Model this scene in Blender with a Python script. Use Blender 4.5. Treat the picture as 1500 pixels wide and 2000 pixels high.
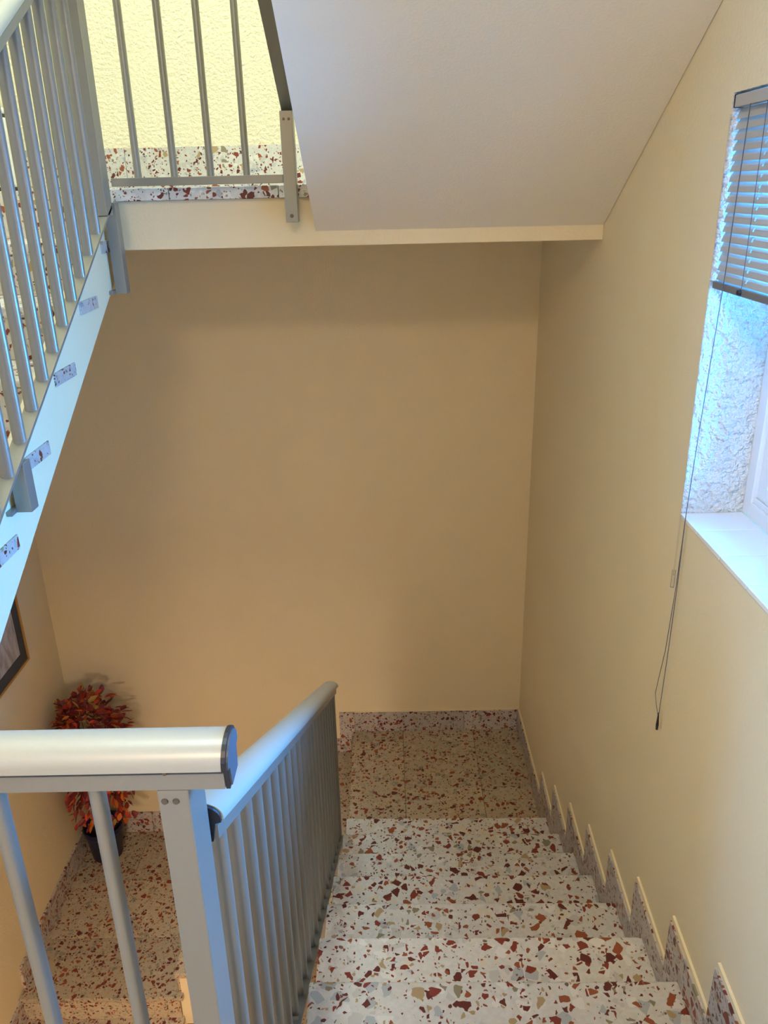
import bpy, bmesh, math, random
from mathutils import Vector, Matrix
random.seed(7)
S = bpy.context.scene
for o in list(bpy.data.objects): bpy.data.objects.remove(o)

# ---------------------------------------------------------------- camera
CAM = Vector((-0.822, -4.400, 1.812))
yaw, pitch, roll = [math.radians(a) for a in (0.384, 21.955, -1.317)]
F = Vector((-math.sin(yaw)*math.cos(pitch), math.cos(yaw)*math.cos(pitch), -math.sin(pitch)))
rt = Vector((math.cos(yaw), math.sin(yaw), 0)); up = rt.cross(F)
R_ = rt*math.cos(roll) + up*math.sin(roll); U_ = -rt*math.sin(roll) + up*math.cos(roll)
cd = bpy.data.cameras.new('camera'); cam = bpy.data.objects.new('camera', cd); S.collection.objects.link(cam)
cd.sensor_fit = 'HORIZONTAL'; cd.sensor_width = 36; cd.lens = 1576.0/1500*36; cd.clip_start = .02
m = Matrix((R_, U_, -F)).transposed().to_4x4(); m.translation = CAM; cam.matrix_world = m
S.camera = cam
# ---------------------------------------------------------------- world: clear blue daylight outside the window
SKY = (0.06, 0.40, 1.0); SKY_STRENGTH = 54
w = bpy.data.worlds.new('world'); S.world = w; w.use_nodes = True
bg = w.node_tree.nodes['Background']; bg.inputs[0].default_value = (*SKY, 1); bg.inputs[1].default_value = SKY_STRENGTH
# ---------------------------------------------------------------- lamps
def area(name, loc, rot, sx, sy, power, col, portal=False):
    l = bpy.data.lights.new(name, 'AREA'); l.shape = 'RECTANGLE'; l.size = sx; l.size_y = sy
    l.energy = power; l.color = col
    if portal: l.cycles.is_portal = True
    o = bpy.data.objects.new(name, l); S.collection.objects.link(o); o.location = loc; o.rotation_euler = rot
    return o
R = math.radians
area('window_portal', (0.30, -2.92, 1.47), (0, R(90), 0), 1.06, 1.25, 1, (1, 1, 1), True)
area('window_portal', (-3.20, -5.15, 1.80), (0, R(-90), 0), 1.02, .95, 1, (1, 1, 1), True)  # portal of the added left-wall window
FILL_LAMP_A = dict(loc=(-1.25, -5.2, 3.36), power=66, col=(1.0, 0.74, 0.50))  # added lamp, unseen: warm fill from behind the camera
FILL_LAMP_B = dict(loc=(-1.45, -1.9, 5.55), power=180, col=(0.80, 1.0, 1.0))  # added lamp, unseen: brightens the upper landing wall and rail tops
FILL_LAMP_C = dict(loc=(-1.95, -4.22, -0.15), power=82, col=(1.0, 0.78, 0.60))  # added lamp, unseen: lifts the far wall from low down
S.view_settings.view_transform = 'Standard'; S.view_settings.look = 'None'
S.view_settings.gamma = 1; S.view_settings.use_curve_mapping = False; S.view_settings.exposure = 0.12

# ---------------------------------------------------------------- materials
def newmat(name):
    m = bpy.data.materials.new(name); m.use_nodes = True
    nt = m.node_tree; b = nt.nodes['Principled BSDF']; return m, nt, b
def N(nt, t, **k):
    n = nt.nodes.new(t)
    for a, v in k.items(): setattr(n, a, v)
    return n
def simple(name, col, rough=.5, metal=0, spec=.5, bump=0, bscale=200):
    m, nt, b = newmat(name)
    tc = N(nt, 'ShaderNodeTexCoord')
    nz = N(nt, 'ShaderNodeTexNoise'); nz.inputs['Scale'].default_value = bscale; nz.inputs['Detail'].default_value = 2
    nt.links.new(tc.outputs['Object'], nz.inputs['Vector'])
    mx = N(nt, 'ShaderNodeMix', data_type='RGBA'); mx.inputs[0].default_value = .5
    mr = N(nt, 'ShaderNodeMapRange'); mr.inputs[3].default_value = 0; mr.inputs[4].default_value = 1
    nt.links.new(nz.outputs['Fac'], mr.inputs[0]); nt.links.new(mr.outputs[0], mx.inputs[0])
    mx.inputs[6].default_value = (*[c*.97 for c in col], 1); mx.inputs[7].default_value = (*[min(1, c*1.03) for c in col], 1)
    nt.links.new(mx.outputs[2], b.inputs['Base Color'])
    b.inputs['Roughness'].default_value = rough; b.inputs['Metallic'].default_value = metal
    b.inputs['Specular IOR Level'].default_value = spec
    if bump:
        bp = N(nt, 'ShaderNodeBump'); bp.inputs['Strength'].default_value = bump; bp.inputs['Distance'].default_value = .003
        nt.links.new(nz.outputs['Fac'], bp.inputs['Height']); nt.links.new(bp.outputs[0], b.inputs['Normal'])
    return m
def stucco(name, col, scale, strength, dist=.004, rough=.75):
    m, nt, b = newmat(name)
    tc = N(nt, 'ShaderNodeTexCoord')
    n1 = N(nt, 'ShaderNodeTexNoise'); n1.inputs['Scale'].default_value = scale; n1.inputs['Detail'].default_value = 3; n1.inputs['Roughness'].default_value = .55
    n2 = N(nt, 'ShaderNodeTexNoise'); n2.inputs['Scale'].default_value = 2.2; n2.inputs['Detail'].default_value = 2
    nt.links.new(tc.outputs['Object'], n1.inputs['Vector']); nt.links.new(tc.outputs['Object'], n2.inputs['Vector'])
    mx = N(nt, 'ShaderNodeMix', data_type='RGBA')
    nt.links.new(n2.outputs['Fac'], mx.inputs[0])
    mx.inputs[6].default_value = (*[c*.96 for c in col], 1); mx.inputs[7].default_value = (*[min(1, c*1.04) for c in col], 1)
    nt.links.new(mx.outputs[2], b.inputs['Base Color'])
    bp = N(nt, 'ShaderNodeBump'); bp.inputs['Strength'].default_value = strength; bp.inputs['Distance'].default_value = dist
    nt.links.new(n1.outputs['Fac'], bp.inputs['Height']); nt.links.new(bp.outputs[0], b.inputs['Normal'])
    b.inputs['Roughness'].default_value = rough; b.inputs['Specular IOR Level'].default_value = .3
    return m
def terrazzo(name, base=(.66, .64, .60), k=1.0, off=0.0):
    m, nt, b = newmat(name); L = nt.links.new
    tc = N(nt, 'ShaderNodeTexCoord'); mp = N(nt, 'ShaderNodeMapping'); mp.inputs['Location'].default_value = (off, off*.7, off*.3)
    oi = N(nt, 'ShaderNodeObjectInfo'); sc_ = N(nt, 'ShaderNodeMath', operation='MULTIPLY'); sc_.inputs[1].default_value = 37.0
    L(oi.outputs['Random'], sc_.inputs[0]); av = N(nt, 'ShaderNodeVectorMath', operation='ADD')
    L(tc.outputs['Object'], av.inputs[0]); L(sc_.outputs[0], av.inputs[1]); L(av.outputs[0], mp.inputs['Vector'])
    wn = N(nt, 'ShaderNodeTexNoise'); wn.inputs['Scale'].default_value = 22; wn.inputs['Detail'].default_value = 2
    L(mp.outputs[0], wn.inputs['Vector'])
    ad = N(nt, 'ShaderNodeVectorMath', operation='MULTIPLY_ADD'); ad.inputs[1].default_value = (.022, .022, .022)
    L(wn.outputs['Color'], ad.inputs[0]); L(mp.outputs[0], ad.inputs[2])
    cur = None
    # mottled light ground with pale translucent stones
    nb = N(nt, 'ShaderNodeTexNoise'); nb.inputs['Scale'].default_value = 60; nb.inputs['Detail'].default_value = 4
    L(mp.outputs[0], nb.inputs['Vector'])
    g = N(nt, 'ShaderNodeMix', data_type='RGBA'); L(nb.outputs['Fac'], g.inputs[0])
    g.inputs[6].default_value = (*[c*.78 for c in base], 1); g.inputs[7].default_value = (*[min(1, c*1.12) for c in base], 1)
    cur = g.outputs[2]
    def layer(cur, scale, frac, tmin, tmax, ramp, seed):
        offs = N(nt, 'ShaderNodeVectorMath', operation='ADD'); offs.inputs[1].default_value = (seed, seed*1.3, seed*.7)
        L(ad.outputs[0], offs.inputs[0])
        v1 = N(nt, 'ShaderNodeTexVoronoi', feature='F1'); v1.inputs['Scale'].default_value = scale
        v2 = N(nt, 'ShaderNodeTexVoronoi', feature='DISTANCE_TO_EDGE'); v2.inputs['Scale'].default_value = scale
        for v in (v1, v2): L(offs.outputs[0], v.inputs['Vector'])
        sp = N(nt, 'ShaderNodeSeparateColor'); L(v1.outputs['Color'], sp.inputs[0])
        pick = N(nt, 'ShaderNodeMath', operation='LESS_THAN'); L(sp.outputs[0], pick.inputs[0]); pick.inputs[1].default_value = frac
        th = N(nt, 'ShaderNodeMapRange'); L(sp.outputs[1], th.inputs[0]); th.inputs[3].default_value = tmin; th.inputs[4].default_value = tmax
        sub = N(nt, 'ShaderNodeMath', operation='SUBTRACT'); L(v2.outputs['Distance'], sub.inputs[0]); L(th.outputs[0], sub.inputs[1])
        ed = N(nt, 'ShaderNodeMapRange'); L(sub.outputs[0], ed.inputs[0]); ed.inputs[1].default_value = 0; ed.inputs[2].default_value = .02
        fac = N(nt, 'ShaderNodeMath', operation='MULTIPLY'); L(pick.outputs[0], fac.inputs[0]); L(ed.outputs[0], fac.inputs[1])
        cr = N(nt, 'ShaderNodeValToRGB'); cr.color_ramp.interpolation = 'CONSTANT'
        els = cr.color_ramp.elements
        els[0].position = 0; els[0].color = (*ramp[0][1], 1); els[1].position = ramp[1][0]; els[1].color = (*ramp[1][1], 1)
        for p, c in ramp[2:]:
            e = els.new(p); e.color = (*c, 1)
        L(sp.outputs[2], cr.inputs[0])
        mx = N(nt, 'ShaderNodeMix', data_type='RGBA'); L(fac.outputs[0], mx.inputs[0]); L(cur, mx.inputs[6]); L(cr.outputs[0], mx.inputs[7])
        return mx.outputs[2]
    red = (.22, .040, .026); dred = (.125, .026, .022); brn = (.30, .085, .035); tan = (.42, .30, .16); olv = (.26, .23, .15); gry = tuple(c*.80 for c in base); pal = tuple(c*1.08 for c in base); blu = (base[0]*.62, base[1]*.68, base[2]*.76)
    cur = layer(cur, 30*k, .42, .02, .22, [(0, gry), (.35, pal), (.62, blu), (.8, tuple(c*v for c, v in zip(base, (1.0, .92, .78))))], 11.0)
    cur = layer(cur, 95*k, .34, .10, .40, [(0, dred), (.3, (.16, .12, .10)), (.55, red), (.8, tan)], 3.7)
    cur = layer(cur, 52*k, .33, .05, .30, [(0, red), (.35, dred), (.62, brn), (.80, tan), (.9, olv)], 7.1)
    cur = layer(cur, 31*k, .29, .07, .30, [(0, red), (.30, dred), (.58, brn), (.80, olv), (.9, tan)], 0.0)
    tr = N(nt, 'ShaderNodeMath', operation='MULTIPLY'); tr.inputs[1].default_value = 7.31; L(oi.outputs['Random'], tr.inputs[0])
    fr_ = N(nt, 'ShaderNodeMath', operation='FRACT'); L(tr.outputs[0], fr_.inputs[0])
    rg = N(nt, 'ShaderNodeMapRange'); L(fr_.outputs[0], rg.inputs[0]); rg.inputs[3].default_value = .86; rg.inputs[4].default_value = 1.06
    vm = N(nt, 'ShaderNodeVectorMath', operation='SCALE'); L(cur, vm.inputs[0]); L(rg.outputs[0], vm.inputs['Scale'])
    L(vm.outputs[0], b.inputs['Base Color'])
    b.inputs['Roughness'].default_value = .38; b.inputs['Specular IOR Level'].default_value = .35
    return m
CREAM = (.80, .68, .45)
M = {}
M['wall'] = stucco('cream_wall_paint', CREAM, 95, .38)
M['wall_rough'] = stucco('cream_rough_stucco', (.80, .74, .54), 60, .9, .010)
M['soffit'] = stucco('cream_soffit_paint', (.83, .76, .62), 130, .28)
M['reveal'] = stucco('rough_stucco_reveal', (.80, .79, .74), 48, 1.0, .035)
M['caulk'] = simple('pale_mortar', (.82, .72, .48), .7)
M['terrazzo'] = terrazzo('terrazzo_large', off=0, k=.86)
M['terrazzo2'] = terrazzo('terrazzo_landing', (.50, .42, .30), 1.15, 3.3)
M['terrazzo3'] = terrazzo('terrazzo_skirting', (.56, .50, .46), 1.1, 5.1)
M['terrazzo4'] = terrazzo('terrazzo_upper_landing', off=9.3, k=1.15)
M['grout'] = simple('dark_grout', (.20, .15, .10), .9)
M['alu'] = simple('painted_aluminium', (.25, .245, .225), .34, 0.45, .5)
M['alu_lit_top'] = simple('satin_handrail_lit', (.37, .37, .33), .36, 0.12, .5)  # same metal as the posts; light from above put into the paler tone
M['screw'] = simple('steel_screw', (.12, .10, .085), .4, .5)
M['black'] = simple('black_plastic', (.008, .009, .018), .45)
M['cap'] = simple('grey_blue_cap', (.06, .07, .09), .5)
M['frame_white'] = simple('white_window_profile', (.80, .82, .84), .4)
M['sill'] = simple('glazed_white_tile', (.86, .86, .84), .12)
M['slat'] = simple('grey_slat', (.46, .44, .41), .4, .1)
M['rail_dark'] = simple('blind_rail', (.20, .20, .21), .45, .2)
M['cord'] = simple('dark_cord', (.10, .10, .13), .8)
M['gold'] = simple('gold_frame', (.55, .30, .07), .4, .5)
M['mat'] = simple('charcoal_mount', (.055, .058, .065), .8)
M['pot'] = simple('navy_plastic', (.010, .013, .05), .35)
M['soil'] = simple('soil', (.02, .013, .01), .95, bump=.6)
M['stem'] = simple('brown_stem', (.09, .035, .02), .8)
M['white'] = simple('white_plastic', (.80, .82, .84), .4)
LEAF = []
for nm, c in [('red', (.42, .035, .015)), ('dark_red', (.20, .018, .018)), ('orange', (.55, .14, .015)), ('wine', (.22, .03, .035)), ('scarlet', (.60, .06, .02)), ('ochre', (.42, .24, .06))]:
    mm = simple('leaf_' + nm, c, .5); LEAF.append(mm)
# sketch print
def sketch_mat():
    m, nt, b = newmat('pale_sketch_print'); L = nt.links.new
    tc = N(nt, 'ShaderNodeTexCoord'); n1 = N(nt, 'ShaderNodeTexNoise'); n1.inputs['Scale'].default_value = 14; n1.inputs['Detail'].default_value = 6
    mp = N(nt, 'ShaderNodeMapping'); mp.inputs['Scale'].default_value = (1, 2.2, .8); L(tc.outputs['Object'], mp.inputs[0]); L(mp.outputs[0], n1.inputs['Vector'])
    cr = N(nt, 'ShaderNodeValToRGB'); cr.color_ramp.elements[0].position = .35; cr.color_ramp.elements[0].color = (.30, .26, .25, 1)
    cr.color_ramp.elements[1].position = .6; cr.color_ramp.elements[1].color = (.52, .48, .46, 1)
    L(n1.outputs['Fac'], cr.inputs[0]); L(cr.outputs[0], b.inputs['Base Color']); b.inputs['Roughness'].default_value = .35
    return m
M['sketch'] = sketch_mat()
def glass_mat(name, rough=0.0, tint=(1, 1, 1), ior=1.45):
    m, nt, b = newmat(name); L = nt.links.new
    tr = N(nt, 'ShaderNodeBsdfTransparent'); tr.inputs[0].default_value = (*tint, 1)
    gl = N(nt, 'ShaderNodeBsdfGlossy'); gl.inputs['Roughness'].default_value = .05
    fr = N(nt, 'ShaderNodeFresnel'); fr.inputs[0].default_value = ior
    mx = N(nt, 'ShaderNodeMixShader'); L(fr.outputs[0], mx.inputs[0]); L(tr.outputs[0], mx.inputs[1]); L(gl.outputs[0], mx.inputs[2])
    L(mx.outputs[0], nt.nodes['Material Output'].inputs[0]); return m
M['glass'] = glass_mat('window_glass', tint=(.95, .97, 1))
M['wand'] = glass_mat('clear_plastic', tint=(.95, .95, .97), ior=1.15)
def emis(name, col, s):
    m, nt, b = newmat(name)
    b.inputs['Base Color'].default_value = (.9, .9, .9, 1)
    b.inputs['Emission Color'].default_value = (*col, 1); b.inputs['Emission Strength'].default_value = s
    return m

# ---------------------------------------------------------------- mesh helpers (all coordinates in world space)
class MB:
    def __init__(s): s.v = []; s.f = []
    def add(s, vs, fs):
        n = len(s.v); s.v += [tuple(v) for v in vs]; s.f += [tuple(i+n for i in f) for f in fs]; return s
    def box(s, x0, x1, y0, y1, z0, z1):
        v = [(x, y, z) for x in (x0, x1) for y in (y0, y1) for z in (z0, z1)]
        return s.add(v, [(0, 1, 3, 2), (4, 6, 7, 5), (0, 4, 5, 1), (2, 3, 7, 6), (0, 2, 6, 4), (1, 5, 7, 3)])
    def prism(s, pts, axis, a, b):
        """polygon pts extruded along axis: X -> pts are (y,z); Y -> (x,z); Z -> (x,y)"""
        def mk(p, t): return (t, p[0], p[1]) if axis == 'X' else (p[0], t, p[1]) if axis == 'Y' else (p[0], p[1], t)
        n = len(pts); v = [mk(p, a) for p in pts] + [mk(p, b) for p in pts]
        f = [tuple(range(n)), tuple(range(2*n-1, n-1, -1))] + [(i, (i+1) % n, n+(i+1) % n, n+i) for i in range(n)]
        return s.add(v, f)
    def sweep(s, prof, p0, p1, side, up=(0, 0, 1), caps=True):
        p0, p1, sd, u = Vector(p0), Vector(p1), Vector(side), Vector(up); n = len(prof)
        v = [p+sd*a+u*b for p in (p0, p1) for a, b in prof]
        f = [(i, (i+1) % n, n+(i+1) % n, n+i) for i in range(n)]
        if caps: f += [tuple(range(n)), tuple(range(2*n-1, n-1, -1))]
        return s.add(v, f)
    def tube(s, pts, r, n=8):
        pts = [Vector(p) for p in pts]; rings = []
        for i, p in enumerate(pts):
            d = (pts[min(i+1, len(pts)-1)] - pts[max(i-1, 0)]).normalized()
            a = d.cross(Vector((0, 0, 1)) if abs(d.z) < .9 else Vector((1, 0, 0))).normalized(); b = d.cross(a)
            rr = r[i] if isinstance(r, (list, tuple)) else r
            rings.append([p + a*math.cos(2*math.pi*k/n)*rr + b*math.sin(2*math.pi*k/n)*rr for k in range(n)])
        v = [q for ring in rings for q in ring]; f = []
        for i in range(len(pts)-1):
            for k in range(n): f.append((i*n+k, i*n+(k+1) % n, (i+1)*n+(k+1) % n, (i+1)*n+k))
        f += [tuple(range(n)), tuple(range((len(pts)-1)*n, len(pts)*n))[::-1]]
        return s.add(v, f)
    def lathe(s, c, prof, n=28):
        v = [(c[0]+r*math.cos(2*math.pi*k/n), c[1]+r*math.sin(2*math.pi*k/n), c[2]+z) for r, z in prof for k in range(n)]
        f = []
        for i in range(len(prof)-1):
            for k in range(n): f.append((i*n+k, i*n+(k+1) % n, (i+1)*n+(k+1) % n, (i+1)*n+k))
        f.append(tuple(range(n))[::-1]); f.append(tuple(range((len(prof)-1)*n, len(prof)*n)))
        return s.add(v, f)
def wloc(o):
    p = Vector((0, 0, 0))
    while o: p = p + o.location; o = o.parent
    return p
def obj(name, mb, mat, parent=None, at=None, bevel=0, smooth=False, seg=2):
    """links the collected shapes as one mesh; origin at 'at' (world) or at the parent's origin"""
    base = wloc(parent) if parent else Vector((0, 0, 0))
    org = Vector(at) if at is not None else base
    me = bpy.data.meshes.new(name); me.from_pydata([tuple(Vector(v)-org) for v in mb.v], [], mb.f)
    bm = bmesh.new(); bm.from_mesh(me); bmesh.ops.recalc_face_normals(bm, faces=bm.faces)
    if bevel:
        bmesh.ops.bevel(bm, geom=[e for e in bm.edges if e.calc_face_angle(0) > .5], offset=bevel, segments=seg, affect='EDGES', profile=.6)
    bm.to_mesh(me); bm.free()
    if mat: me.materials.append(mat)
    if smooth:
        for p in me.polygons: p.use_smooth = True
    o = bpy.data.objects.new(name, me); S.collection.objects.link(o)
    if parent: o.parent = parent
    o.location = org - base
    return o
def thing(name, label, cat, loc, group=None):
    o = bpy.data.objects.new(name, None); S.collection.objects.link(o); o.location = loc; o.empty_display_size = .05
    o['label'] = label; o['category'] = cat
    if group: o['group'] = group
    return o
def struct(o, label=None, cat=None):
    o['kind'] = 'structure'
    if label: o['label'] = label
    if cat: o['category'] = cat
    return o
def sroot(name, loc, label, cat):
    o = bpy.data.objects.new(name, None); S.collection.objects.link(o); o.location = loc
    return struct(o, label, cat)
B = lambda *a: MB().box(*a)

# ---------------------------------------------------------------- key dimensions
r, g = .167, .29
ZM0 = -1.51          # quarter landing at the foot of the near flight
ZL = -2.32           # lower-left landing with the plant
ZF = ZM0 + 10*r      # landing the camera stands on (0.16)
ZM1 = 1.826          # upper landing
XL, XA, XC = -2.93, -1.074, -1.80
Y1 = -.982           # nosing of first tread
YB = -6.6            # back wall
ZTOP, ZBOT = 6.0, -3.17

# ---------------------------------------------------------------- room shell
WY0, WY1, WZ0, WZ1 = -3.55, -2.296, .943, 1.998      # window opening in right wall
wr = MB()
for (y0, y1, z0, z1) in [(WY1, 0.0, ZBOT-.3, ZTOP), (YB, WY0, ZBOT-.3, ZTOP), (WY0, WY1, ZBOT-.3, WZ0-.015), (WY0, WY1, WZ1, ZTOP)]:
    wr.box(0, .30, y0, y1, z0, z1)
o = struct(obj('wall_right', wr, M['wall']), 'long cream wall with the window, right of the descending steps', 'wall')
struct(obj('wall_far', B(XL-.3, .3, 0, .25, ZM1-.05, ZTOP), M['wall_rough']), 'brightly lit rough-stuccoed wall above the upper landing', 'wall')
struct(obj('wall_far', B(XL-.3, .3, 0, .25, ZBOT-.3, ZM1-.05), M['wall']), 'bare tan-cream wall facing the camera beyond both landings', 'wall')
KY0, KY1, KZ0, KZ1 = -5.60, -4.70, 1.30, 2.30  # opening for the added window, out of view
struct(obj('wall_left', MB().box(XL-.3, XL, YB, KY0, ZBOT-.3, ZTOP).box(XL-.3, XL, KY1, 0, ZBOT-.3, ZTOP).box(XL-.3, XL, KY0, KY1, ZBOT-.3, KZ0).box(XL-.3, XL, KY0, KY1, KZ1, ZTOP), M['wall']), 'cream wall at the left that carries the framed picture', 'wall')
struct(obj('wall_back', B(XL-.3, .3, YB-.25, YB, ZBOT-.3, ZTOP), M['wall']), 'cream wall behind the camera position', 'wall')
struct(obj('ceiling', B(XL-.3, .3, YB-.25, .25, ZTOP, ZTOP+.15), M['soffit']), 'pale ceiling over the whole stairwell', 'ceiling')
struct(obj('floor', B(XL-.3, .3, YB-.25, .25, ZBOT-.2, ZBOT), M['terrazzo2']), 'terrazzo ground floor at the bottom of the stairwell', 'floor')

def tiles(parent, mat, xs, ys, z, th, gap=.0025, skip=()):
    for i in range(len(xs)-1):
        for j in range(len(ys)-1):
            if (i, j) in skip: continue
            y0, y1 = sorted((ys[j], ys[j+1]))
            obj('floor_tile', B(xs[i]+gap/2, xs[i+1]-gap/2, y0+gap/2, y1-gap/2, z-th, z), mat, parent, bevel=.0012, seg=1)

# quarter landing at foot of near flight
p = sroot('floor', (-.5, -.6, ZM0), 'small terrazzo landing at the foot of the descending steps, against the far wall', 'floor')
obj('landing_slab', B(XA+.004, -.001, -1.26, -.001, ZM0-.2, ZM0-.03), M['wall'], p)
obj('grout_bed', B(XA+.006, -.003, -1.25, -.003, ZM0-.031, ZM0-.0035), M['grout'], p)
for a in [(XA-.012, -.76, -.12, -.001), (XA-.012, -.76, -1.24, -.12), (-.76, -.305, -.12, -.001), (-.76, -.305, -.56, -.12), (-.76, -.305, -1.24, -.56), (-.305, -.001, -.12, -.001), (-.305, -.001, -.56, -.12), (-.305, -.001, -1.24, -.56)]:
    obj('floor_tile', B(a[0]+.0015, a[1]-.0015, a[2]+.0015, a[3]-.0015, ZM0-.03, ZM0), M['terrazzo2'], p, bevel=.0015, seg=1)
# lower left landing
XB = -2.03
p = sroot('floor', (-2.5, -.6, ZL), 'terrazzo landing under the potted plant, at lower left', 'floor')
obj('landing_slab', B(XL+.001, XB, -1.235, -.001, ZL-.28, ZL-.031), M['wall'], p)
obj('grout_bed', B(XL+.003, XB-.003, -1.233, -.003, ZL-.031, ZL-.0035), M['grout'], p)
for a in [(XL, -2.53, -.44, -.001), (-2.53, XB+.012, -.44, -.001), (XL, -2.53, -.873, -.44), (-2.53, XB+.012, -.873, -.44), (XL, XB+.012, -1.265, -.873)]:
    obj('floor_tile', B(a[0]+.0015, a[1]-.0015, a[2]+.0015, a[3]-.0015, ZL-.032, ZL), M['terrazzo2'], p, bevel=.0015, seg=1)
# landing the camera stands on
p = sroot('floor', (-1.4, -5, ZF), 'terrazzo landing at the head of the descending steps, where the near handrail stands', 'floor')
obj('landing_slab', B(XL+.001, -.001, YB+.001, -3.88, ZF-.22, ZF-.03), M['soffit'], p)
obj('landing_edge', B(XC+.001, -.001, -3.88, -3.615, ZF-.22, ZF-.03), M['soffit'], p)
xs = [XL+.002, -2.2, -1.8, -1.4, -1.0, -.6, -.2, -.002]
for i in range(7):
    ys = [YB+.002, -6.2, -5.8, -5.4, -5.0, -4.6, -4.2, -3.88]
    if xs[i] >= -1.81: ys[-1:] = [-3.88, -3.585]
    for j in range(len(ys)-1):
        obj('floor_tile', B(xs[i]+.0015, xs[i+1]-.0015, ys[j]+.0015, ys[j+1]-.0015, ZF-.03, ZF), M['terrazzo'], p, bevel=.0015, seg=1)
# upper landing
YM1 = -1.216
p = sroot('floor', (-1.4, -.6, ZM1), 'upper landing slab with terrazzo top, crossing in front of the far wall', 'floor')
obj('landing_slab', B(XL+.001, -.001, YM1, -.001, 1.611, ZM1-.045), M['wall'], p)
xs = [XL+.002, -2.40, -2.0, -1.6, -1.2, -.8, -.4, -.002]
for i in range(7):
    for (y0, y1) in [(YM1-.028, -.80), (-.80, -.40), (-.40, -.002)]:
        obj('floor_tile', B(xs[i]+.0012, xs[i+1]-.0012, y0+.0012, y1-.0012, ZM1-.044, ZM1), M['terrazzo4'], p, bevel=.002, seg=1)
# top storey landing above camera
p = sroot('floor', (-1.4, -5.3, 3.496), 'top storey landing above the camera', 'floor')
obj('landing_slab', B(XL+.001, -.001, YB+.001, -4.15, 3.28, 3.466), M['soffit'], p)
obj('landing_topping', B(XL+.001, -.001, YB+.001, -4.12, 3.466, 3.496), M['terrazzo'], p)

# ---------------------------------------------------------------- stair flights
def treadmesh(x0, x1, yn, yb, z, th=.035, skew=0.0):
    """tread slab: nosing at yn (x=x0 side), back at yb"""
    n = 1 if yn > yb else -1
    v = [(x0, yn, z-th), (x0, yn, z), (x1, yn+skew, z-th), (x1, yn+skew, z), (x0, yb, z-th), (x0, yb, z), (x1, yb+skew, z-th), (x1, yb+skew, z)]
    return MB().add(v, [(0, 1, 3, 2), (4, 6, 7, 5), (0, 4, 5, 1), (2, 3, 7, 6), (0, 2, 6, 4), (1, 5, 7, 3)])
def flight(label, x0, x1, yf, z0, n, sgn, open_side, soff=-.2, skew=0.0, mat='terrazzo', bodymat='wall', tread_over=.010, first_riser=True):
    """steps climbing from z0; step i riser face at yf+sgn*g*i (sgn = climbing direction in y). open_side: -1 left, +1 right"""
    t = thing('stair_flight', label, 'stairs', ((x0+x1)/2, yf, z0))
    top = z0+n*r
    # sawtooth body (stringer + soffit)
    pts = []
    for i in range(n):
        y = yf+sgn*g*i
        pts += [(y, z0+i*r if i else z0-.02), (y, z0+(i+1)*r-.036)]
    yend = yf+sgn*g*(n-1)
    sl = r/g
    pts += [(yend+sgn*.02, top-.036), (yend+sgn*.02, z0+soff+sl*(g*(n-1)+.02)), (yf, z0+soff)]
    xb0, xb1 = x0, x1
    obj('stringer_body', MB().prism(pts, 'X', xb0, xb1), M[bodymat], t)
    for i in range(n):
        y = yf+sgn*g*i; z = z0+(i+1)*r
        if i < n-1 or True:
            a, b_ = (x0, x1)
            if open_side < 0: a -= tread_over
            else: b_ += tread_over
            if i < n-1:
                obj('tread', treadmesh(a, b_, y-sgn*.030, y+sgn*(g-.002), z, skew=skew), M[mat], t, bevel=.007)
        ri = MB().box(x0+.002, x1-.002, min(y-sgn*.014, y+sgn*.001), max(y-sgn*.014, y+sgn*.001), z-r+.001, z-.036)
        obj('riser', ri, M[mat], t)
    return t
# A: near flight going down on the right (riser k at Y1-.03-(k-1)g; nosing at Y1)
flight('terrazzo steps going down from the camera beside the window wall', XA, -.013, Y1-.030, ZM0, 10, -1, -1, skew=-.018)
# nosing slab at head of A is the camera landing's edge tile
# C: upper left flight climbing away to the upper landing : last riser at -1.26
tC = flight('terrazzo steps climbing away to the upper landing, behind the tall grey balusters at upper left', XL+.001, XC-.022, -1.26-9*g, ZF, 10, 1, 1, soff=-.085, tread_over=.006)
sl_ = r/g
def nosC0(y): return ZM1-r+(y+1.58)*sl_
pts = [(-3.86, ZF+.0), (-3.86, nosC0(-3.86)+.035), (-1.217-.05, nosC0(-1.267)+.035), (-1.217-.05, 1.60), (-3.86, ZF-.09)]
obj('stringer_curb', MB().prism([(-3.86, ZF-.084), (-3.86, nosC0(-3.86)+.015), (-1.30, nosC0(-1.30)+.015), (-1.262, ZM1-.03), (-1.262, ZF-.085+sl_*(3.87-1.262))], 'X', XC-.016, XC), M['wall'], tC)
for i in range(9):
    yb_ = -1.30-g*i; z_ = ZM1-r*(i+1)
    obj('tread_end', B(XC-.001, XC+.005, yb_-.17, yb_, z_-.042, z_-.002), M['terrazzo3'], tC, bevel=.001, seg=1)
# D: flight overhead climbing back over the camera
tD = flight('overhead stair flight whose broad sloping underside fills the top right', XA, -.002, YM1-.002, ZM1, 10, -1, -1, soff=-.162, bodymat='soffit')
# B: lower left flight going down towards the camera from the plant landing
tB = flight('steps going down toward the camera from the plant landing, at bottom left', XL+.001, XB-.012, -1.235-4*g, ZL-5*.17, 5, 1, 1, mat='terrazzo2', soff=-.2)
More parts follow.
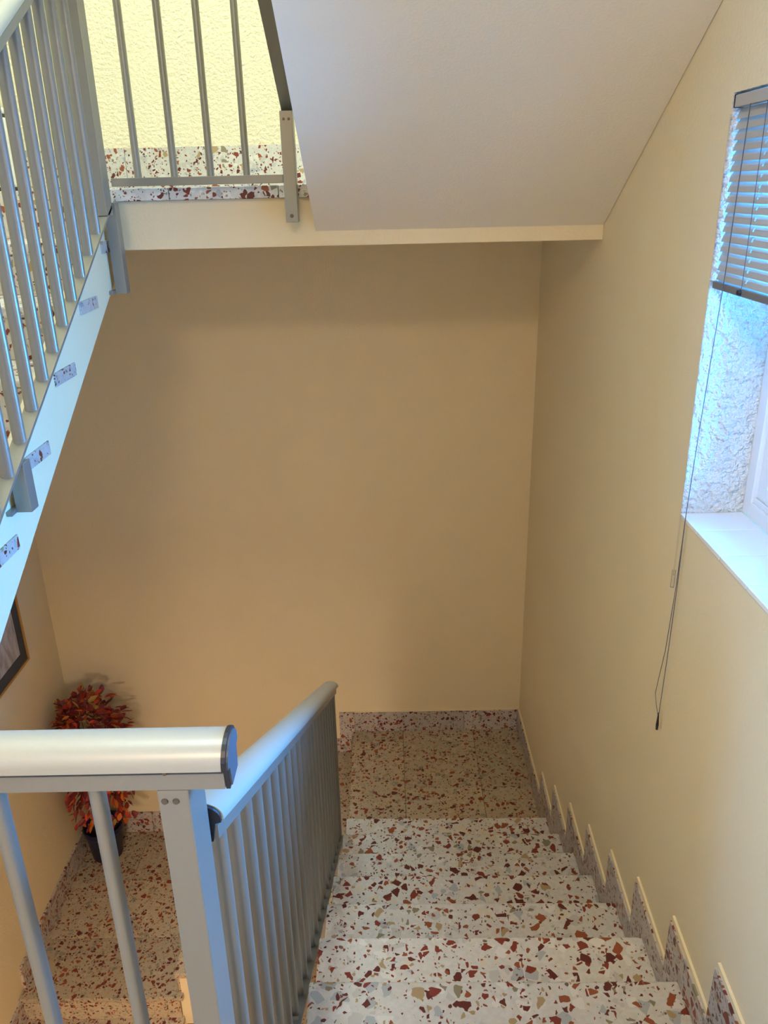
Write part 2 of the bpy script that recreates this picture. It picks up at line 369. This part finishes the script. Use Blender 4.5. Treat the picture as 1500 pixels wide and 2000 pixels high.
# side steps between the two lower landings (climb towards +X)
t = thing('stair_flight', 'short run of side steps rising from the plant landing to the small landing', 'stairs', (-1.55, -.6, ZL))
rs, gs = .162, .239
pts = []
for i in range(4):
    x = XB+gs*i; pts += [(x, ZL-.03+(i*rs if i else 0)), (x, ZL+(i+1)*rs-.036)]
pts += [(XA-.0125, ZL+4*rs-.036), (XA-.0125, ZM0-.25), (XB+.3, ZL-.25), (XB, ZL-.25)]
obj('stringer_body', MB().prism(pts, 'Y', -1.235, -.003), M['wall'], t)
for i in range(4):
    x = XB+gs*i; z = ZL+(i+1)*rs
    obj('tread', B(x-.02, min(x+gs-.002, XA-.013), -1.25, -.003, z-.035, z), M['terrazzo2'], t, bevel=.003)
    obj('riser', B(x-.012, x, -1.235, -.004, z-rs+.001, z-.036), M['terrazzo2'], t)
obj('riser', B(XA-.0245, XA-.0125, -1.235, -.004, ZL+4*rs+.001, ZM0-.031), M['terrazzo2'], t)

# ---------------------------------------------------------------- skirting
def skirt(name, label, pieces, mat=M['terrazzo3']):
    t = sroot(name, pieces[0][3], label, 'baseboard')
    for fn, args, m_, _ in pieces: obj(fn, args, m_, t)
    return t
# right wall: stepped pieces
t = sroot('baseboard_right', (-.006, -1.2, ZM0), 'sawtooth terrazzo skirting climbing the window wall beside the steps', 'baseboard')
def step_piece(y0, y1, zlo0, zlo1, ztop, parent, xs_=(-.0135, -.0005)):
    # y0 far, y1 near; slightly sloped top, bottom buried behind treads
    obj('skirting_tile', MB().prism([(y0, zlo0), (y0, ztop+.012), (y1, ztop-.012), (y1, zlo1)], 'X', *xs_), M['terrazzo3'], parent)
    obj('mortar_edge', MB().prism([(y0-.004, ztop-.03), (y0+.001, ztop+.030), (y1+.004, ztop+.004), (y1+.006, ztop-.03)], 'X', -.008, -.0003), M['caulk'], parent)
obj('skirting_tile', B(-.0135, -.0005, -.80, -.014, ZM0, ZM0+.145), M['terrazzo3'], t)
obj('mortar_edge', B(-.008, -.0003, -.80, -.014, ZM0+.1455, ZM0+.156), M['caulk'], t)
tips = [-.80, -1.10, -1.415, -1.73, -2.04, -2.33, -2.635, -2.925, -3.22, -3.5]
for i in range(len(tips)-1):
    zt = ZM0+r*(i+1)+.105
    step_piece(tips[i], tips[i+1], zt-.42, zt-.42+.15, zt, t)
t = sroot('baseboard_far', (-.5, -.006, ZM0), 'terrazzo skirting along the far wall above the small landing', 'baseboard')
obj('skirting_tile', B(XA-.10, XA-.001, -.0135, -.0005, ZM0-.165, ZM0+.145), M['terrazzo3'], t)
for x0, x1 in [(XA, -.76), (-.76, -.36), (-.36, -.015)]:
    obj('skirting_tile', B(x0+.001, x1-.001, -.0135, -.0005, ZM0, ZM0+.145), M['terrazzo3'], t)
obj('mortar_edge', B(XA, -.001, -.008, -.0003, ZM0+.1455, ZM0+.152), M['caulk'], t)
for i in range(4):
    x = XB+gs*i; z = ZL+(i+1)*rs
    obj('skirting_tile', B(x-.02, x+gs-.02 if i < 3 else XA-.101, -.0135, -.0005, z, z+.145 if i < 3 else z+.10), M['terrazzo3'], t)
t = sroot('baseboard_far', (-2.5, -.006, ZL), 'terrazzo skirting along the far wall behind the potted plant', 'baseboard')
for x0, x1 in [(XL+.015, -2.5), (-2.5, XB-.02)]:
    obj('skirting_tile', B(x0+.001, x1-.001, -.0135, -.0005, ZL, ZL+.165), M['terrazzo3'], t)
t = sroot('baseboard_left', (XL, -.6, ZL), 'stepped terrazzo skirting on the picture wall beside the plant landing', 'baseboard')
for y0, y1 in [(-.44, -.001), (-.90, -.44)]:
    obj('skirting_tile', B(XL+.0005, XL+.0135, y0+.001, y1-.001, ZL, ZL+.165), M['terrazzo3'], t)
for i in range(4):
    obj('skirting_tile', MB().prism([(-.90-.29*i, ZL+.150-.17*i-.30), (-.90-.29*i, ZL+.150-.17*i), (-1.19-.29*i, ZL+.150-.17*i), (-1.19-.29*i, ZL+.15-.17*i-.46)], 'X', XL+.0005, XL+.0135), M['terrazzo3'], t)
t = sroot('baseboard_far', (-1.5, -.006, ZM1), 'bright terrazzo skirting on the upper landing behind the balusters', 'baseboard')
xs = [XL+.002, -2.5, -2.10, -1.70, -1.30, -.9, -.5, -.002]
for i in range(7):
    obj('skirting_tile', B(xs[i]+.001, xs[i+1]-.001, -.0135, -.0005, ZM1, 2.016), M['terrazzo4'], t)

# ---------------------------------------------------------------- balustrades
def oval(a, b, n=14, p=2.6):
    out = []
    for k in range(n):
        th = 2*math.pi*k/n; c, s_ = math.cos(th), math.sin(th)
        out.append((a/2*math.copysign(abs(c)**(2/p), c), b/2*math.copysign(abs(s_)**(2/p), s_)))
    return out
HR_TOP = [(-.037, .0), (-.037, .006)] + [(-.037*math.cos(math.pi*k/12), .006+.026*math.sin(math.pi*k/12)) for k in range(1, 12)] + [(.037, .006), (.037, .0)]
HR_CH = [(-.027, -.036), (-.027, -.011), (-.021, -.009), (-.021, .001), (.021, .001), (.021, -.009), (.027, -.011), (.027, -.036)]
def balu(parent, x, y, z0, z1, ax, bx, mat=M['alu'], s0=0, s1=0):
    """vertical oval tube; ax = size along X, bx = size along Y ; s = slope of cuts along y"""
    pr = oval(ax, bx); n = len(pr)
    v = [(x+a, y+b, z0+s0*b) for a, b in pr] + [(x+a, y+b, z1+s1*b) for a, b in pr]
    f = [(i, (i+1) % n, n+(i+1) % n, n+i) for i in range(n)] + [tuple(range(n)), tuple(range(2*n-1, n-1, -1))]
    return obj('baluster', MB().add(v, f), mat, parent, smooth=False)
def shade(o, ang=40):
    for p in o.data.polygons: p.use_smooth = True
    bm = bmesh.new(); bm.from_mesh(o.data)
    for e in bm.edges:
        if e.calc_face_angle(0) > math.radians(ang): e.smooth = False
    bm.to_mesh(o.data); bm.free(); return o
def screw(parent, p, axis='Y', rad=.0062):
    mb = MB(); d = Vector((0, -.003, 0)) if axis == 'Y' else Vector((.003, 0, 0))
    mb.tube([Vector(p), Vector(p)+d], [rad, rad*.7], 12); return obj('screw', mb, M['screw'], parent)
def handrail(parent, p0, p1, side):
    h = shade(obj('handrail', MB().sweep(HR_TOP, p0, p1, side), M['alu_lit_top'], parent), 50)
    c = obj('handrail_channel', MB().sweep(HR_CH, p0, p1, side), M['alu'], parent)
    return h, c
def endcap(parent, p, d, side, plate=True):
    """black gasket and grey cap plate at the rail's end; d = outward direction"""
    pr = HR_TOP[1:-1] + [(.037, 0), (.027, -.003), (.021, -.038), (-.021, -.038), (-.027, -.003), (-.037, 0)]
    p = Vector(p); d = Vector(d)
    pr2 = [(a*(1.05 if plate else .93), b*(1.05 if plate else .96)) for a, b in pr]
    obj('end_gasket', MB().sweep(pr2, p+d*.0003, p+d*.006, side), M['black'], parent)
    if plate: obj('end_cap', MB().sweep([(a*.93, b*.93) for a, b in pr], p+d*.006, p+d*.009, side), M['cap'], parent)
# slope rail helper
def slope_rail(label, xc, ya, yb, line0, h_bot, bar_off, step, first, posts, sgn, bw=.021):
    """line0(y) nosing-line height; ya,yb ends"""
    t = thing('balustrade', label, 'balustrade', (xc, ya, line0(ya)))
    zt = lambda y: line0(y)+h_bot+.036
    zb = lambda y: line0(y)+bar_off
    sl = (line0(1)-line0(0))
    handrail(t, (xc, ya, zt(ya)), (xc, yb, zt(yb)), (1, 0, 0))
    obj('bottom_bar', MB().sweep([(-bw, -.010), (-bw, 0), (bw, 0), (bw, -.010)], (xc, ya, zb(ya)), (xc, yb, zb(yb)), (1, 0, 0)), M['alu'], t)
    y = first; lo, hi = min(ya, yb)+.02, max(ya, yb)-.02
    while lo < y < hi:
        shade(balu(t, xc, y, zb(y)-.001, zt(y)-.0355, .034, .022, s0=sl, s1=sl)); y += step
    for fn in posts: fn(t)
    return t
nosA = lambda y: ZM0+r+(y-Y1)*(-r/g)
XAR = -1.115
def postsA(t):
    # head post carries both rails
    obj('end_post', B(XAR-.02, XAR+.02, -1.235, -1.195, ZM0+.0, nosA(-1.215)+.822), M['alu'], t, bevel=.002)
    for yy in (-2.0, -2.9):
        obj('stub_post', B(XAR-.018, XAR+.018, yy-.03, yy+.03, nosA(yy)-.27, nosA(yy)-.046), M['alu'], t)
tA = slope_rail('balustrade sloping down beside the near steps, its closely packed balusters lit blue', XAR, -3.455, -1.19, nosA, .825, -.035, .104, -3.372, [postsA], 1, .027)
endcap(tA, (XAR, -3.455, nosA(-3.455)+.861), (0, -1, 0), (1, 0, 0), False)
nosC = lambda y: ZM1-r+(y+1.29+.29)*(r/g)
XCR = -1.766
def postsC(t):
    obj('end_post', B(XCR-.021, XCR+.021, -1.52, -1.455, nosC(-1.49)+.03, nosC(-1.49)+1.45), M['alu'], t, bevel=.002)
    for yy, b0 in ((-1.40, 1.476), (-2.44, None)):
        z0 = b0 if b0 else 1.05
        s = obj('stub_post', B(XCR-.019, XCR+.021, yy-.022, yy+.022, z0, nosC(yy)+.018), M['alu'], t, bevel=.0015)
        obj('wall_bracket', B(XC+.0005, XCR-.019, yy-.05, yy+.02, z0, z0+.012), M['alu'], t)
tC_ = slope_rail('tall grey balustrade of the climbing flight, at upper left', XCR, -3.83, -1.46, nosC, .815, .045, .101, -1.60-.101*21, [postsC], 1)
nosD = lambda y: ZM1+r+(y+1.216-.03)*(-r/g)
def postsD(t):
    s = obj('stub_post', B(-1.170, -1.126, -1.325, -1.265, 1.70, nosD(-1.29)+.008), M['alu'], t, bevel=.0015)
    obj('screw', MB().tube([(-1.148, -1.325, 1.722), (-1.148, -1.328, 1.722)], [.0065, .005], 12), M['screw'], t)
    for dx in (-.009, .009): obj('screw', MB().tube([(-1.148+dx, -1.325, 2.035), (-1.148+dx, -1.328, 2.035)], [.005, .004], 12), M['screw'], t)
    obj('end_post', B(-1.155, -1.117, -3.80, -3.75, nosD(-3.78)-.1, nosD(-3.78)+.82), M['alu'], t)
tD_ = slope_rail('balustrade of the overhead flight, dark underside of its bottom bar showing by the soffit edge', -1.138, -1.265, -3.80, nosD, .815, .030, -.104, -1.34, [postsD], 1, .030)
# upper landing rail
t = thing('balustrade', 'level balustrade with four slim balusters across the upper landing edge', 'balustrade', (-1.45, -1.28, ZM1))
obj('bottom_bar', B(XCR-.02, -1.173, -1.30, -1.262, ZM1+.006, ZM1+.034), M['alu'], t, bevel=.002)
for x in (-1.692, -1.562, -1.432, -1.304):
    shade(balu(t, x, -1.281, ZM1+.033, ZM1+.915, .024, .034))
handrail(t, (XCR+.024, -1.281, ZM1+.95), (-1.180, -1.281, ZM1+.95), (0, 1, 0))
# near rail
t = thing('balustrade', 'near level balustrade with rounded handrail, its top lit cream, crossing the bottom left', 'balustrade', (-1.45, -3.52, ZF))
YN = -3.520; ZN = 1.114
handrail(t, (-1.725, YN, ZN), (-1.046, YN, ZN), (0, -1, 0))
endcap(t, (-1.046, YN, ZN), (1, 0, 0), (0, -1, 0))
obj('post', B(-1.137, -1.095, -3.548, -3.470, ZF-.25, 1.0775), M['alu'], t, bevel=.0025)
obj('screw', MB().tube([(-1.128+.0, -3.548, 1.06), (-1.128, -3.550, 1.06)], [.005, .004], 14), M['screw'], t)
obj('screw', MB().tube([(-1.113+.0, -3.548, 1.06), (-1.113, -3.550, 1.06)], [.005, .004], 14), M['screw'], t)
obj('screw', MB().tube([(-1.123, -3.547, 1.106), (-1.123, -3.5495, 1.106)], [.0042, .003], 14), M['screw'], t)
obj('bottom_bar', B(-1.744, -1.137, -3.538, -3.502, ZF+.03, ZF+.055), M['alu'], t, bevel=.002)
for x in (-1.228, -1.366, -1.504, -1.642):
    shade(balu(t, x, YN, ZF+.054, 1.0785, .020, .029))

# ---------------------------------------------------------------- window
t = sroot('window_1', (.0, -2.9, WZ0), 'recessed window with a deep white-tiled sill on the right wall', 'window')
# rough plaster lining of the reveal
obj('reveal', MB().box(-.0006, .17, WY1-.0012, WY1, WZ0, WZ1).box(-.0006, .17, WY0, WY0+.0012, WZ0, WZ1).box(-.0006, .17, WY0, WY1, WZ1-.0012, WZ1), M['reveal'], t)
y = WY1-.0015; ys = [WY1-.0015, -2.425]
while ys[-1]-.158 > WY0: ys.append(ys[-1]-.158)
ys.append(WY0+.001)
obj('grout_bed', B(.002, .17, WY0, WY1, WZ0-.015, WZ0-.003), M['grout'], t)
for a, b_ in zip(ys[:-1], ys[1:]):
    obj('sill_tile', B(-.003, .170, b_+.001, a-.001, WZ0-.0125, WZ0), M['sill'], t, bevel=.002)
def frame_rect(mb, x0, x1, ya, yb, za, zb, w):
    mb.box(x0, x1, ya, ya+w, za, zb); mb.box(x0, x1, yb-w, yb, za, zb); mb.box(x0, x1, ya+w, yb-w, za, za+w); mb.box(x0, x1, ya+w, yb-w, zb-w, zb); return mb
fr = frame_rect(MB(), .170, .245, WY0+.001, WY1-.001, WZ0, WZ1, .045)
fr.box(.176, .182, WY0+.045, WY1-.045, WZ0+.045, WZ0+.060); fr.box(.205, .211, WY0+.045, WY1-.045, WZ0+.045, WZ0+.060)
obj('window_frame', fr, M['frame_white'], t, bevel=.002)
ymid = (WY0+WY1)/2
for (xa, xb, y0, y1) in [(.184, .203, ymid-.03, WY1-.046), (.213, .232, WY0+.046, ymid+.03)]:
    f_ = obj('sash', frame_rect(MB(), xa, xb, y0, y1, WZ0+.050, WZ1-.046, .05), M['frame_white'], t, bevel=.0015)
    obj('pane', B((xa+xb)/2-.002, (xa+xb)/2+.002, y0+.048, y1-.048, WZ0+.10, WZ1-.095), M['glass'], f_)

t = sroot('added_window', (XL, -5.15, KZ0), 'added plain window in the left wall, unseen behind the camera, for blue fill', 'window')  # added for blue fill on the right wall and soffit
fr = MB()
for a in [(KY0, KY0+.045, KZ0, KZ1), (KY1-.045, KY1, KZ0, KZ1), (KY0+.045, KY1-.045, KZ0, KZ0+.045), (KY0+.045, KY1-.045, KZ1-.045, KZ1)]:
    fr.box(XL-.20, XL-.13, a[0], a[1], a[2], a[3])
obj('window_frame', fr, M['frame_white'], t)
obj('pane', B(XL-.17, XL-.166, KY0+.044, KY1-.044, KZ0+.044, KZ1-.044), M['glass'], t)
# ---------------------------------------------------------------- venetian blind (hangs inside the opening)
bx = .016; by0, by1 = -3.50, -2.304
t = thing('venetian_blind', 'half-raised grey venetian blind in the window, bottom rail above the bare glass', 'blind', (bx, -2.9, 1.97))
obj('head_rail', B(bx-.014, bx+.014, by0, by1, 1.966, 1.992), M['slat'], t, bevel=.002)
obj('rail_end', B(bx-.015, bx+.015, by1-.001, by1+.003, 1.965, 1.993), M['black'], t)
nsl = 17; z_top = 1.953; z_bot = 1.590
lad = [-2.475, -2.95, -3.35]
for i in range(nsl):
    z = z_top-(z_top-z_bot)*i/(nsl-1)
    tilt = math.radians(68); hw = .0132
    dx, dz = hw*math.cos(tilt), hw*math.sin(tilt)
    mb = MB()
    # curved slat with route holes at the ladders
    segs = []; ye = [by1]
    for l in lad: ye += [l+.004, l-.004]
    ye.append(by0)
    def P2(u): # u -1..1 across slat, room edge (u=-1) down
        bow = .0018*(1-u*u)
        return (bx+u*dx - bow*math.sin(tilt), z+u*dz + bow*math.cos(tilt))
    for k in range(len(ye)-1):
        ranges = [(-1, 0), (0, 1)] if k % 2 == 0 else [(-1, -.35), (.35, 1)]
        for ua, ub in ranges:
            (xa, za), (xb, zb) = P2(ua), P2(ub)
            mb.add([(xa, ye[k], za), (xa, ye[k+1], za), (xb, ye[k+1], zb), (xb, ye[k], zb)], [(0, 1, 2, 3)])
    s_ = obj('slat', mb, M['slat'], t)
    sm = s_.modifiers.new('thickness', 'SOLIDIFY'); sm.thickness = .0006
obj('bottom_rail', B(bx-.013, bx+.013, by0, by1, 1.557, 1.575), M['rail_dark'], t, bevel=.003)
obj('rail_button', MB().tube([(bx-.013, -2.475, 1.566), (bx-.020, -2.475, 1.566)], [.008, .006], 12), M['black'], t)
for l in lad:
    obj('ladder_cord', MB().tube([(bx-.011, l, 1.966), (bx-.011, l, 1.575)], .0009, 6).tube([(bx+.009, l, 1.966), (bx+.009, l, 1.575)], .0009, 6), M['cord'], t)
# pull cords
cpts = [(-.005, -2.411, 1.966), (-.006, -2.397, 1.59), (-.007, -2.366, 1.20), (-.008, -2.352, .96), (-.010, -2.360, .74), (-.012, -2.358, .48), (-.013, -2.352, .30)]
cp2 = cpts[:4] + [(-.010, -2.352, .74), (-.012, -2.338, .52), (-.012, -2.312, .40), (-.012, -2.302, .345), (-.012, -2.322, .315), (-.012, -2.347, .29)]
obj('pull_cord', MB().tube(cpts, .0011, 6), M['cord'], t)
obj('pull_cord', MB().tube(cp2, .0010, 6), M['cord'], t)
obj('cord_tassel', MB().tube([(-.012, -2.347, .305), (-.012, -2.347, .285), (-.012, -2.348, .262), (-.012, -2.348, .245)], [.0018, .003, .0045, .0035], 10), M['black'], t)
obj('tilt_wand', MB().tube([(-.006, -2.312, 1.95), (-.007, -2.316, 1.2), (-.008, -2.318, .76)], .0028, 8), M['wand'], t)
obj('wand_grip', MB().tube([(-.008, -2.318, .775), (-.008, -2.318, .72)], .0052, 10), M['wand'], t)

# ---------------------------------------------------------------- framed picture on the left wall
t = thing('framed_picture', 'gold-framed picture with a charcoal mount, on the left wall above the plant', 'picture', (XL, -.62, -.47))
py0, py1, pz0, pz1 = -.83, -.392, -.672, -.19
fw = .016
mb = MB()
frame_rect(mb, XL+.001, XL+.020, py0, py1, pz0, pz1, fw)
obj('frame', mb, M['gold'], t, bevel=.003)
obj('mount', frame_rect(MB(), XL+.002, XL+.012, py0+fw, py1-fw, pz0+fw, pz1-fw, .062), M['mat'], t)
obj('print', B(XL+.002, XL+.009, py0+fw+.06, py1-fw-.06, pz0+fw+.06, pz1-fw-.06), M['sketch'], t)

# ---------------------------------------------------------------- potted plant
PX, PY = -2.765, -.20
t = thing('potted_plant', 'bushy plant with red and orange leaves in a dark blue pot', 'plant', (PX, PY, ZL))
obj('pot', MB().lathe((PX, PY, ZL), [(.094, .0), (.098, .004), (.118, .205), (.120, .21), (.128, .212), (.131, .220), (.131, .244), (.128, .248), (.121, .248), (.118, .240), (.114, .20), (.10, .18)]), M['pot'], t, smooth=True)
obj('soil', MB().lathe((PX, PY, ZL), [(.112, .180), (.113, .190), (.05, .197), (.001, .20)]), M['soil'], t)
def leaf_mesh(name, mat, ln=.056, wd=.033):
    v = [(0, 0, 0), (.22, .34, .04), (.55, .5, .03), (.82, .30, -.02), (1, 0, -.10), (.82, -.30, -.02), (.55, -.5, .03), (.22, -.34, .04), (.5, 0, -.06)]
    v = [(a*ln, b*wd, c*ln) for a, b, c in v]
    f = [(0, 8, 1), (1, 8, 2), (2, 8, 3), (3, 8, 4), (4, 8, 5), (5, 8, 6), (6, 8, 7), (7, 8, 0)]
    me = bpy.data.meshes.new(name); me.from_pydata(v, [], f); me.materials.append(mat); return me
lms = [leaf_mesh('leaf', m_) for m_ in LEAF]
cz = ZL+.88
stems = MB(); tips_ = []
for i in range(26):
    a = random.uniform(0, 6.283); top = random.uniform(.55, 1.08)
    rr = random.uniform(.03, .19)
    b0 = Vector((PX+.03*math.cos(a), PY+.03*math.sin(a), ZL+.18))
    pts_ = []
    for k in range(6):
        s_ = k/5
        pts_.append(Vector((b0.x+math.cos(a)*rr*s_**1.4+.05*s_, b0.y+math.sin(a)*rr*.8*s_**1.4, b0.z+top*s_ - .0*s_)))
    stems.tube(pts_, [.005*(1-.7*k/5) for k in range(6)], 5); tips_.append(pts_)
obj('stems', stems, M['stem'], t, smooth=True)
def clampv(p):
    p.x = max(p.x, XL+.095); p.y = min(p.y, -.09); return p
allv = []
def leafpos():
    z = random.random()
    # crown: ball above, skirt of hanging leaves below
    th = random.uniform(0, 6.283)
    if random.random() < .52:
        ph = math.acos(random.uniform(-.55, 1)); rad = random.uniform(.5, 1.03)
        p_ = Vector((math.sin(ph)*math.cos(th)*.245*rad, math.sin(ph)*math.sin(th)*.20*rad, math.cos(ph)*.27*rad + ZL+1.06))
        d = Vector((math.sin(ph)*math.cos(th), math.sin(ph)*math.sin(th), math.cos(ph)*.9-.15+random.uniform(-.5, .4)))
    else:
        zz = random.uniform(0, 1)
        rad = (.245 - .05*zz)*random.uniform(.45, 1.05)
        p_ = Vector((math.cos(th)*rad, math.sin(th)*rad*.85, ZL+1.08-.66*zz))
        d = Vector((math.cos(th)*.6, math.sin(th)*.6, -.8+random.uniform(-.3, .3)))
    p_.x += PX+.055; p_.y += PY-.095
    d += Vector((random.uniform(-.7, .7), random.uniform(-.7, .7), random.uniform(-.65, .35)))
    return clampv(p_), d.normalized()
def leafrot(d):
    q = d.to_track_quat('X', 'Z'); return (q.to_matrix() @ Matrix.Rotation(random.uniform(-1.0, 1.0), 3, 'X'))
wts = [5, 5, 3, 4, 3, 2]
cand = []
while len(cand) < 1150:
    p_, d = leafpos(); cand.append((p_, d))
cand.sort(key=lambda c: (c[0]-CAM).length)
front = [c for c in cand][:300]; rest = cand[300:]
for p_, d in front:
    me = random.choices(lms, wts)[0]; o = bpy.data.objects.new('leaf', me); S.collection.objects.link(o)
    o.parent = t; o.location = p_-Vector((PX, PY, ZL)); o.rotation_euler = leafrot(d).to_euler(); s_ = random.uniform(.75, 1.25); o.scale = (s_, s_, s_)
bm_v, bm_f, bm_m = [], [], []
for p_, d in rest:
    mi = random.choices(range(6), [4, 6, 2, 5, 1, 1])[0]; me = lms[mi]; rm = leafrot(d); s_ = random.uniform(.8, 1.3); n0 = len(bm_v)
    bm_v += [tuple(rm @ (v.co*s_) + p_-Vector((PX, PY, ZL))) for v in me.vertices]
    for f in me.polygons: bm_f.append(tuple(i+n0 for i in f.vertices)); bm_m.append(mi)
me = bpy.data.meshes.new('foliage'); me.from_pydata(bm_v, [], bm_f)
for m_ in LEAF: me.materials.append(m_)
me.polygons.foreach_set('material_index', bm_m)
o = bpy.data.objects.new('foliage', me); S.collection.objects.link(o); o.parent = t; o['kind'] = 'stuff'

# ---------------------------------------------------------------- white bin on the upper landing
t = thing('waste_bin', 'small white bin with dark-banded lid on the upper landing, far left', 'bin', (-2.62, -.40, ZM1))
obj('body', B(-2.745, -2.498, -.52, -.28, ZM1+.02, ZM1+.31), M['white'], t, bevel=.012)
obj('lid_band', B(-2.742, -2.501, -.517, -.283, ZM1+.31, ZM1+.322), M['black'], t)
obj('lid', B(-2.745, -2.498, -.52, -.28, ZM1+.322, ZM1+.348), M['white'], t, bevel=.008)
obj('foot', B(-2.72, -2.515, -.50, -.30, ZM1, ZM1+.02), M['black'], t)

# ---------------------------------------------------------------- added ceiling lamps, out of view, that light the stairwell
def lamp(label, d, size=.30, glow=4):
    t = thing('added_ceiling_lamp', label, 'lamp', d['loc'])
    x, y, z = d['loc']
    obj('added_lamp_base', MB().lathe((x, y, z), [(size/2, -.03), (size/2, -.001)]), M['white'], t)
    obj('diffuser', MB().lathe((x, y, z), [(.02, -.075), (size*.30, -.068), (size*.42, -.05), (size*.46, -.031)]), emis('added_lamp_glow_%s' % len(bpy.data.materials), d['col'], glow), t, smooth=True)
    l = bpy.data.lights.new('added_fill_light', 'AREA'); l.shape = 'DISK'; l.size = size*2.2; l.energy = d['power']; l.color = d['col']
    lo = bpy.data.objects.new('added_fill_light', l); S.collection.objects.link(lo); lo.parent = t; lo.location = (0, 0, -.09)
    return t, lo
lamp('added round fill lamp under the top storey slab, unseen behind the camera', {**FILL_LAMP_A, 'loc': (FILL_LAMP_A['loc'][0], FILL_LAMP_A['loc'][1], 3.279)})
lamp('added round fill lamp high over the stairwell, unseen', {**FILL_LAMP_B, 'loc': (FILL_LAMP_B['loc'][0], FILL_LAMP_B['loc'][1], ZTOP-.001)}, .5)
lamp('added round fill lamp over the foot of the lowest steps, unseen', {**FILL_LAMP_C, 'loc': (FILL_LAMP_C['loc'][0], FILL_LAMP_C['loc'][1], ZF-.221)})
